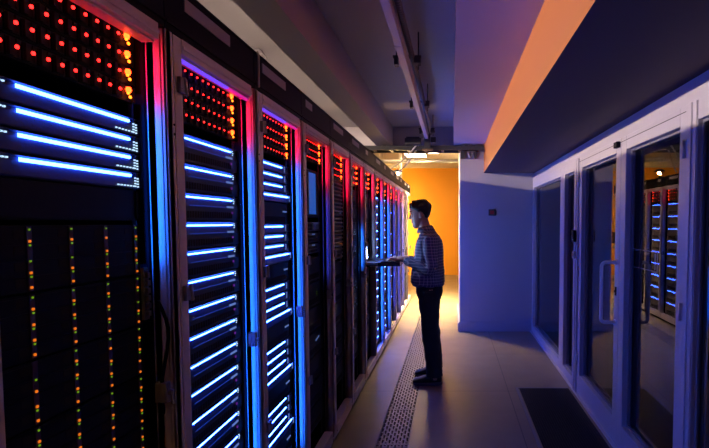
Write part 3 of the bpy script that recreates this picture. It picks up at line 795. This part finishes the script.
# clamp lamp on the cabinet top
cl = thing('clamp_lamp', 'bright bare bulb lamp clamped on top of the far cabinets', 'lamp', (-0.90,7.70,2.287))
b = MB(); b.box((-0.05,-0.03,0),(0.03,0.03,0.012)); b.tube([(0,0,0.012),(0,0,0.05)], 0.014, 10); part('clamp_base', b, M['black_metal'], cl)
b = MB(); b.loft([[(r_*math.cos(a*PI/12), r_*math.sin(a*PI/12), z) for a in range(24)] for (r_, z) in ((0.085,0.120),(0.05,0.145),(0.015,0.155),(0.012,0.151),(0.047,0.139),(0.08,0.116))], cap=False); b.tube([(-0.03,0,0.012),(-0.05,0,0.08),(-0.04,0,0.13),(0,0,0.156)], 0.005, 8); part('added_hood', b, M['black_metal'], cl)  # cap added to keep the bulb's upward light off the ceiling
b = MB(); b.ball((0,0,0.085), (0.020,0.020,0.026), 8); part('bulb', b, emit('clamp_bulb', (1.0,0.60,0.22), 2500), cl)

# wall washer aimed at the orange wall
ul = thing('wall_washer', 'floor standing wall washer lamp behind the cabinet row end', 'lamp', (-2.1,12.4,0))
b = MB(); b.tube([(0,0,0),(0,0,0.03)], 0.14, 20); b.tube([(0,0,0.03),(0,0,1.0)], 0.014, 10); part('stand', b, M['black_metal'], ul)
b = MB(); b.box((-0.16,-0.10,1.0),(0.16,-0.08,1.3)); b.box((-0.16,-0.08,1.0),(-0.15,0.06,1.3)); b.box((0.15,-0.08,1.0),(0.16,0.06,1.3)); b.box((-0.15,-0.08,1.0),(0.15,0.06,1.01)); part('housing', b, M['black_metal'], ul)
b = MB(); b.box((-0.13,-0.078,1.03),(0.13,-0.06,1.27)); part('diffuser', b, emit('washer_glow', (1.0,0.66,0.2), 900), ul)
ul = thing('added_uplighter', 'added unseen uplighter brightening the lobby ceiling from behind the partition wall', 'lamp', (1.0,10.2,0))  # unseen lamp added to brighten the lobby ceiling
b = MB(); b.tube([(0,0,0),(0,0,0.03)], 0.14, 20); b.tube([(0,0,0.03),(0,0,1.6)], 0.014, 10); b.loft([[(r_*math.cos(a*PI/12), r_*math.sin(a*PI/12), z) for a in range(24)] for (r_, z) in ((0.02,1.6),(0.12,1.68),(0.16,1.78),(0.155,1.78),(0.11,1.69))], cap=False); part('stand', b, M['black_metal'], ul)
b = MB(); b.tube([(0,0,1.69),(0,0,1.705)], 0.10, 20); part('diffuser', b, emit('added_uplighter_glow', (1.0,0.66,0.26), 900), ul)

# aisle battens behind the cabinets
for i, y in enumerate((0.6, 2.5, 4.2, 5.9)):
    p = thing('batten_lamp', f'long tube lamp hung in the aisle behind the cabinets, {ORD[i+1]} from the camera', 'lamp', (-3.3,y,2.60), 'tube lamps behind the cabinets')
    b = MB(); b.box((-0.16,-0.62,0.045),(0.16,0.62,0.075)); b.box((-0.02,-0.62,0.075),(0.02,0.62,0.12)); part('reflector', b, M['rail_white'], p)
    b = MB(); b.tube([(0,-0.58,0.018),(0,0.58,0.018)], 0.018, 10); part('tube', b, M['aisle_tube'], p)
    b = MB(); b.box((-0.03,-0.62,0),(0.03,-0.585,0.045)); b.box((-0.03,0.585,0),(0.03,0.62,0.045)); b.tube([(0,-0.4,0.12),(0,-0.4,0.35)], 0.005, 6); b.tube([(0,0.4,0.12),(0,0.4,0.35)], 0.005, 6); part('holder', b, M['black_metal'], p)

# ------------------------------------------------------------------ the man
def remesh(o, vox, smooth=6, fac=0.5):
    m = o.modifiers.new('remesh', 'REMESH'); m.mode = 'VOXEL'; m.voxel_size = vox; m.use_smooth_shade = True
    s = o.modifiers.new('smooth', 'SMOOTH'); s.iterations = smooth; s.factor = fac
    return o
def ell(cx, cyy, z, a, b, n=24, p=2.3):
    r = []
    for k in range(n):
        t = 2*PI*k/n; c, s = math.cos(t), math.sin(t)
        r.append((cx + a*math.copysign(abs(c)**(2/p), c), cyy + b*math.copysign(abs(s)**(2/p), s), z))
    return r
PX0, PY0 = -0.22, 4.50
man = thing('person', 'young man in checked shirt and dark trousers typing at the pull-out console', 'person', (PX0, PY0, 0))
def L(x, y, z): return (x - PX0, y, z)       # world x, local y
HC = Vector(L(-0.306, 0, 1.522))              # chin level under the ears
tilt = math.radians(11)
def H(x, y, z):
    zz = z - 0.10
    return HC + Vector((x*math.cos(tilt) - zz*math.sin(tilt), y, 0.10 + zz*math.cos(tilt) + x*math.sin(tilt)))
HL = [(-0.002,-0.082,-0.030,0.020),(0.018,-0.093,-0.005,0.036),(0.040,-0.090,0.020,0.048),(0.062,-0.092,0.045,0.055),(0.085,-0.091,0.068,0.061),(0.11,-0.090,0.085,0.066),(0.135,-0.086,0.096,0.070),
      (0.155,-0.092,0.100,0.073),(0.18,-0.093,0.101,0.074),(0.205,-0.084,0.094,0.070),(0.225,-0.062,0.076,0.056),(0.238,-0.028,0.045,0.032)]
def head_ring(z, f, bk, hw, n=24):
    return [H((f+bk)/2 - (bk-f)/2*math.cos(2*PI*k/n), hw*math.sin(2*PI*k/n), z) for k in range(n)]
body = MB()
body.loft([head_ring(*l) for l in HL])
# nose, lips, chin, ears
body.loft([[H(-0.088,-0.006,0.142),H(-0.088,0.006,0.142),H(-0.075,0.008,0.142),H(-0.075,-0.008,0.142)],
           [H(-0.109,-0.007,0.120),H(-0.109,0.007,0.120),H(-0.07,0.014,0.118),H(-0.07,-0.014,0.118)],
           [H(-0.126,-0.009,0.100),H(-0.126,0.009,0.100),H(-0.07,0.019,0.096),H(-0.07,-0.019,0.096)],
           [H(-0.106,-0.009,0.088),H(-0.106,0.009,0.088),H(-0.07,0.017,0.086),H(-0.07,-0.017,0.086)]])
for (x, z, rx, ry, rz) in ((-0.091,0.069,0.009,0.020,0.0055),(-0.089,0.056,0.009,0.018,0.006),(-0.085,0.022,0.014,0.016,0.012)):
    c = H(x,0,z); body.ball(c, (rx,ry,rz), 8)
for s in (-1, 1):
    c = H(0.012, s*0.073, 0.112); body.ball(c, (0.018,0.010,0.032), 8)
    c = H(-0.083, s*0.034, 0.160); body.ball(c, (0.010,0.022,0.006), 8)
# neck
body.tube([L(-0.255,0,1.42),L(-0.262,0,1.50),L(-0.282,0,1.575),L(-0.294,0,1.63)], [0.066,0.056,0.054,0.056], 16)
TOR = [(0.955,-0.225,0.115,0.165),(1.06,-0.228,0.120,0.162),(1.15,-0.225,0.118,0.16),(1.25,-0.222,0.115,0.17),(1.35,-0.222,0.108,0.18),(1.42,-0.225,0.085,0.17),(1.47,-0.238,0.060,0.09)]
body.loft([ell(*L(x,0,z)[:2], z, a, b_) for (z, x, a, b_) in TOR])
ARM = {}
for s in (-1, 1):
    sh = L(-0.20, s*0.185, 1.405); hy = -0.02 if s < 0 else 0.20
    elb = L(-0.185, s*0.235 if s < 0 else 0.27, 1.115); wr = L(-0.465, hy, 1.196)
    ARM[s] = (sh, elb, wr, hy)
    body.tube([sh, ((sh[0]+elb[0])/2,(sh[1]+elb[1])/2,(sh[2]+elb[2])/2), elb], [0.058,0.048,0.040], 14)
    body.tube([elb, tuple(elb[i]*0.65+wr[i]*0.35 for i in range(3)), wr, L(-0.49, hy, 1.199)], [0.042,0.041,0.027,0.026], 14)
    # palm
    n = 14
    rings = []
    for (x, z, a, b_) in ((-0.475,1.199,0.024,0.019),(-0.505,1.203,0.035,0.017),(-0.54,1.206,0.040,0.015),(-0.570,1.205,0.039,0.012),(-0.582,1.204,0.035,0.009)):
        rings.append([(L(x,0,0)[0], hy + a*math.cos(2*PI*k/n), z + b_*math.sin(2*PI*k/n)) for k in range(n)])
    body.loft(rings)
    for i, (dy, ln) in enumerate(((-0.030,0.070),(-0.010,0.080),(0.011,0.074),(0.031,0.058))):
        dyy = dy * (1 if s < 0 else -1) * -1
        x0 = -0.568; x_ = lambda f: L(x0 - ln*f, 0, 0)[0]
        lift = 0.007 if (i + (s > 0)) % 2 else 0.0
        pts = [(x_(-0.2), hy+dyy, 1.204), (x_(0.05), hy+dyy*1.05, 1.2065+lift), (x_(0.50), hy+dyy*1.15, 1.206+lift), (x_(0.82), hy+dyy*1.2, 1.197+lift*0.6), (x_(1.0), hy+dyy*1.2, 1.191)]
        body.tube(pts, [0.0092,0.0092,0.0085,0.0078,0.0062], 10)
    ty = -s   # thumbs point at each other
    body.tube([(L(-0.50,0,0)[0], hy+ty*0.018, 1.200),(L(-0.525,0,0)[0], hy+ty*0.044, 1.198),(L(-0.552,0,0)[0], hy+ty*0.056, 1.195),(L(-0.575,0,0)[0], hy+ty*0.057, 1.191)], [0.013,0.0115,0.0098,0.0075], 10)
LEG = {}
for s in (-1, 1):
    hp = (0.0, s*0.085, 0.93); kn = L(-0.212, s*0.10, 0.52); an = L(-0.165, s*0.13, 0.10)
    LEG[s] = (hp, kn, an)
    body.tube([hp, ((hp[0]+kn[0])/2,(hp[1]+kn[1])/2,0.74), kn, tuple((kn[i]*0.6+an[i]*0.4) for i in range(3)), an, (an[0], an[1], 0.05)], [0.088,0.080,0.056,0.055,0.040,0.036], 14)
bo = part('body', body, M['skin'], man); remesh(bo, 0.0055, 3, 0.4)

shirt = MB()
ST = [(0.950,-0.238,0.150,0.185),(0.985,-0.242,0.166,0.195),(1.04,-0.240,0.166,0.195),(1.15,-0.232,0.151,0.185),(1.25,-0.226,0.142,0.19),(1.34,-0.223,0.135,0.202),(1.40,-0.220,0.118,0.205),(1.44,-0.222,0.095,0.180),(1.475,-0.235,0.075,0.115),(1.492,-0.245,0.066,0.080)]
shirt.loft([ell(*L(x,0,z)[:2], z, a, b_, 32) for (z, x, a, b_) in ST])
for s in (-1, 1):
    sh, elb, wr, hy = ARM[s]
    md = tuple(sh[i]*0.5+elb[i]*0.5 for i in range(3))
    shirt.tube([(sh[0]-0.01, sh[1]-s*0.03, sh[2]+0.012), sh, md, (elb[0]+0.006, elb[1], elb[2]+0.03)], [0.058,0.074,0.064,0.056], 18)
    e2 = tuple(elb[i]*0.96+wr[i]*0.04 for i in range(3))
    cf = tuple(elb[i]*0.06+wr[i]*0.94 for i in range(3))
    shirt.tube([(elb[0]+0.012, elb[1], elb[2]+0.035), e2, tuple(elb[i]*0.6+wr[i]*0.4 for i in range(3)), cf], [0.046,0.056,0.050,0.036], 18)
sho = part('shirt', shirt, M['shirt'], man); remesh(sho, 0.008, 5, 0.5)
dn = sho.modifiers.new('folds', 'DISPLACE'); tx = bpy.data.textures.new('folds', 'CLOUDS'); tx.noise_scale = 0.09; dn.texture = tx; dn.strength = 0.022; dn.mid_level = 0.5
# collar
col = MB(); n = 22
def cring(z, a, b_, x, gap=0.35, lift=0.0):
    out = []
    for k in range(n):
        t = PI + gap + (2*PI - 2*gap)*k/(n-1)
        bk = 0.5 + 0.5*math.cos(t)
        out.append((L(x,0,0)[0] + a*math.cos(t), b_*math.sin(t), z + lift*bk))
    return out
col.loft([cring(1.462,0.080,0.088,-0.252,0.25,0.02), cring(1.512,0.064,0.066,-0.262,0.12,0.026), cring(1.516,0.068,0.070,-0.262,0.12,0.026), cring(1.466,0.092,0.098,-0.252,0.22,0.014)], cap=False, closed=False)
cc = part('collar', col, M['shirt'], sho); q = cc.modifiers.new('thick', 'SOLIDIFY'); q.thickness = 0.004

tr = MB()
tr.loft([ell(*L(x,0,z)[:2], z, a, b_, 28) for (z, x, a, b_) in ((0.80,-0.222,0.10,0.16),(0.86,-0.220,0.128,0.174),(0.92,-0.220,0.128,0.172),(0.985,-0.226,0.125,0.168),(1.02,-0.228,0.122,0.165))])
for s in (-1, 1):
    hp, kn, an = LEG[s]
    pts = [(hp[0]-0.002, s*0.088, 0.90), (hp[0], s*0.090, 0.80), tuple(hp[i]*0.4+kn[i]*0.6 for i in range(3)), (kn[0], kn[1], kn[2]), (kn[0]*0.55+an[0]*0.45, kn[1]*0.55+an[1]*0.45, 0.33), (an[0]-0.006, an[1], 0.14), (an[0]-0.008, an[1], 0.085)]
    tr.tube(pts, [0.10,0.104,0.093,0.084,0.080,0.077,0.080], 20)
tro = part('trousers', tr, M['trousers'], man); remesh(tro, 0.009, 5, 0.5)
dn = tro.modifiers.new('folds', 'DISPLACE'); tx = bpy.data.textures.new('folds2', 'CLOUDS'); tx.noise_scale = 0.10; dn.texture = tx; dn.strength = 0.02; dn.mid_level = 0.5

for s in (-1, 1):
    an = LEG[s][2]; yy = an[1] - 0.008*s; hx = an[0] + 0.068; toe = hx - 0.285
    sh = MB(); rings = []
    prof = [(0.0,0.022,0.065,0.030),(0.02,0.036,0.115,0.024),(0.08,0.041,0.122,0.020),(0.125,0.043,0.112,0.020),(0.165,0.046,0.092,0.020),(0.21,0.050,0.076,0.020),(0.25,0.047,0.064,0.021),(0.275,0.034,0.050,0.023),(0.285,0.016,0.036,0.024)]
    for (dx, hw, zt, zb) in prof:
        r = []
        for k in range(16):
            t = 2*PI*k/16; c, sn = math.cos(t), math.sin(t)
            zc, hz = (zt+zb)/2, (zt-zb)/2
            r.append((hx-dx, yy+hw*math.copysign(abs(c)**0.75, c), zc+hz*math.copysign(abs(sn)**0.8, sn)))
        rings.append(r)
    sh.loft(rings)
    so_ = part('shoe', sh, M['shoe'], man); ss = so_.modifiers.new('sub', 'SUBSURF'); ss.levels = 1; ss.render_levels = 2
    sl = MB(); rings = []
    for z, gq in ((0.0,0.94),(0.006,1.0),(0.024,1.02),(0.027,0.98)):
        r = []
        for k in range(28):
            t = 2*PI*k/28; c, sn = math.cos(t), math.sin(t)
            wd = 0.044 + 0.004*(-c)
            r.append((hx-0.1425 + 0.146*gq*math.copysign(abs(c)**0.8, c), yy+wd*gq*math.copysign(abs(sn)**0.8, sn), z + (0.006*max(0,-c-0.7)/0.3 if z < 0.01 else 0)))
        rings.append(r)
    sl.loft(rings); part('sole', sl, M['sole'], so_)
    la = MB()
    for q in range(4):
        dx = 0.125+0.02*q; zt = 0.113-0.0120*q - (0.0 if q else 0.0)
        la.tube([(hx-dx, yy-0.024, zt-0.008), (hx-dx-0.004, yy, zt+0.001), (hx-dx, yy+0.024, zt-0.008)], 0.0028, 6)
    part('laces', la, M['sole'], so_)

# hair
hr = MB(); rings = []
def zmin(t):    # t = 0 at front
    f = (1 - math.cos(t)) / 2        # 0 front, 1 back
    if f < 0.22: return 0.200 - 0.02*(f/0.22)
    if f < 0.45: return 0.180 - 0.045*((f-0.22)/0.23)
    if f < 0.60: return 0.135 + 0.014*math.sin((f-0.45)/0.15*PI)
    return 0.135 - 0.085*((f-0.60)/0.40)
def hsize(z):
    for a, b_ in zip(HL, HL[1:]):
        if z <= b_[0]:
            t = (z-a[0])/(b_[0]-a[0]); t = max(0, min(1, t)); return [a[i]+(b_[i]-a[i])*t for i in range(1,4)]
    return list(HL[-1][1:])
NA, NZ = 40, 12
random.seed(3)
for j in range(NZ+1):
    r = []
    for k in range(NA):
        t = 2*PI*k/NA; z0 = zmin(t) + random.uniform(-0.006, 0.006)*(1 if j == 0 else 0)
        u = j/NZ; z = z0 + (0.236 - z0)*math.sin(u*PI/2)
        f, bk, hw = hsize(z)
        fr = max(0.0, math.cos(t))
        g = 0.015 + 0.005*random.random() - 0.009*fr*(1-u)
        if j == 0: g = 0.004
        cx = (f+bk)/2; a = (bk-f)/2
        sq = 1 - 0.26*max(0, (u-0.45)/0.55)*(0.35 + 0.65*fr); a *= sq; hw *= 1 - 0.15*max(0, (u-0.5)/0.5)
        g += 0.010*(math.sin(5*t+9*u)*math.sin(7*t-6*u))*(0.2 < u < 0.95)
        zz = z + 0.024*math.sin(u*PI/2) + 0.004*random.random()*(u > 0.3)
        r.append(H(cx - (a+g)*math.cos(t), (hw+g)*math.sin(t), zz))
    rings.append(r)
rings.append([H(0.005 - 0.012*math.cos(2*PI*k/NA), 0.012*math.sin(2*PI*k/NA), 0.264) for k in range(NA)])
inner = [[H(0.005 - 0.07*math.cos(2*PI*k/NA), 0.05*math.sin(2*PI*k/NA), zmin(2*PI*k/NA)+0.004) for k in range(NA)]]
hr.loft(inner + rings)
ho = part('hair', hr, M['hair'], man); dn = ho.modifiers.new('tufts', 'DISPLACE'); tx = bpy.data.textures.new('tufts', 'CLOUDS'); tx.noise_scale = 0.03; dn.texture = tx; dn.strength = 0.022; dn.mid_level = 0.45; ss = ho.modifiers.new('sub', 'SUBSURF'); ss.levels = 1; ss.render_levels = 2
for s in (-1, 1):
    b = MB(); b.ball(H(-0.0805, s*0.033, 0.141), (0.009,0.012,0.0075), 8); part('eye', b, M['eye'], man)
    b = MB(); b.ball(H(-0.0885, s*0.034, 0.141), (0.002,0.0055,0.0055), 6); part('pupil', b, M['vent'], man)
    b = MB(); b.tube([H(-0.0945,s*0.014,0.162),H(-0.096,s*0.032,0.167),H(-0.086,s*0.052,0.163)], [0.003,0.004,0.002], 6); part('eyebrow', b, M['hair'], man)

# ------------------------------------------------------------------ world and camera
w = bpy.data.worlds.new('world'); scene.world = w; w.use_nodes = True
w.node_tree.nodes['Background'].inputs[0].default_value = (0.5, 0.35, 1.0, 1)
w.node_tree.nodes['Background'].inputs[1].default_value = 0.0

cam = bpy.data.cameras.new('camera'); co = bpy.data.objects.new('camera', cam); COL.objects.link(co)
F = 460.0; PXc, PYc = 452.0, 245.0
cam.sensor_fit = 'HORIZONTAL'; cam.sensor_width = 36.0; cam.lens = 36.0*F/709.0
cam.shift_x = (354.5 - PXc)/709.0; cam.shift_y = (PYc - 224.0)/709.0
cam.clip_start = 0.02; cam.clip_end = 100
co.location = (0, 0, 1.57)
pitch = math.atan((PYc - 222.0)/F)
co.rotation_euler = (PI/2 - pitch, 0, 0)
scene.camera = co
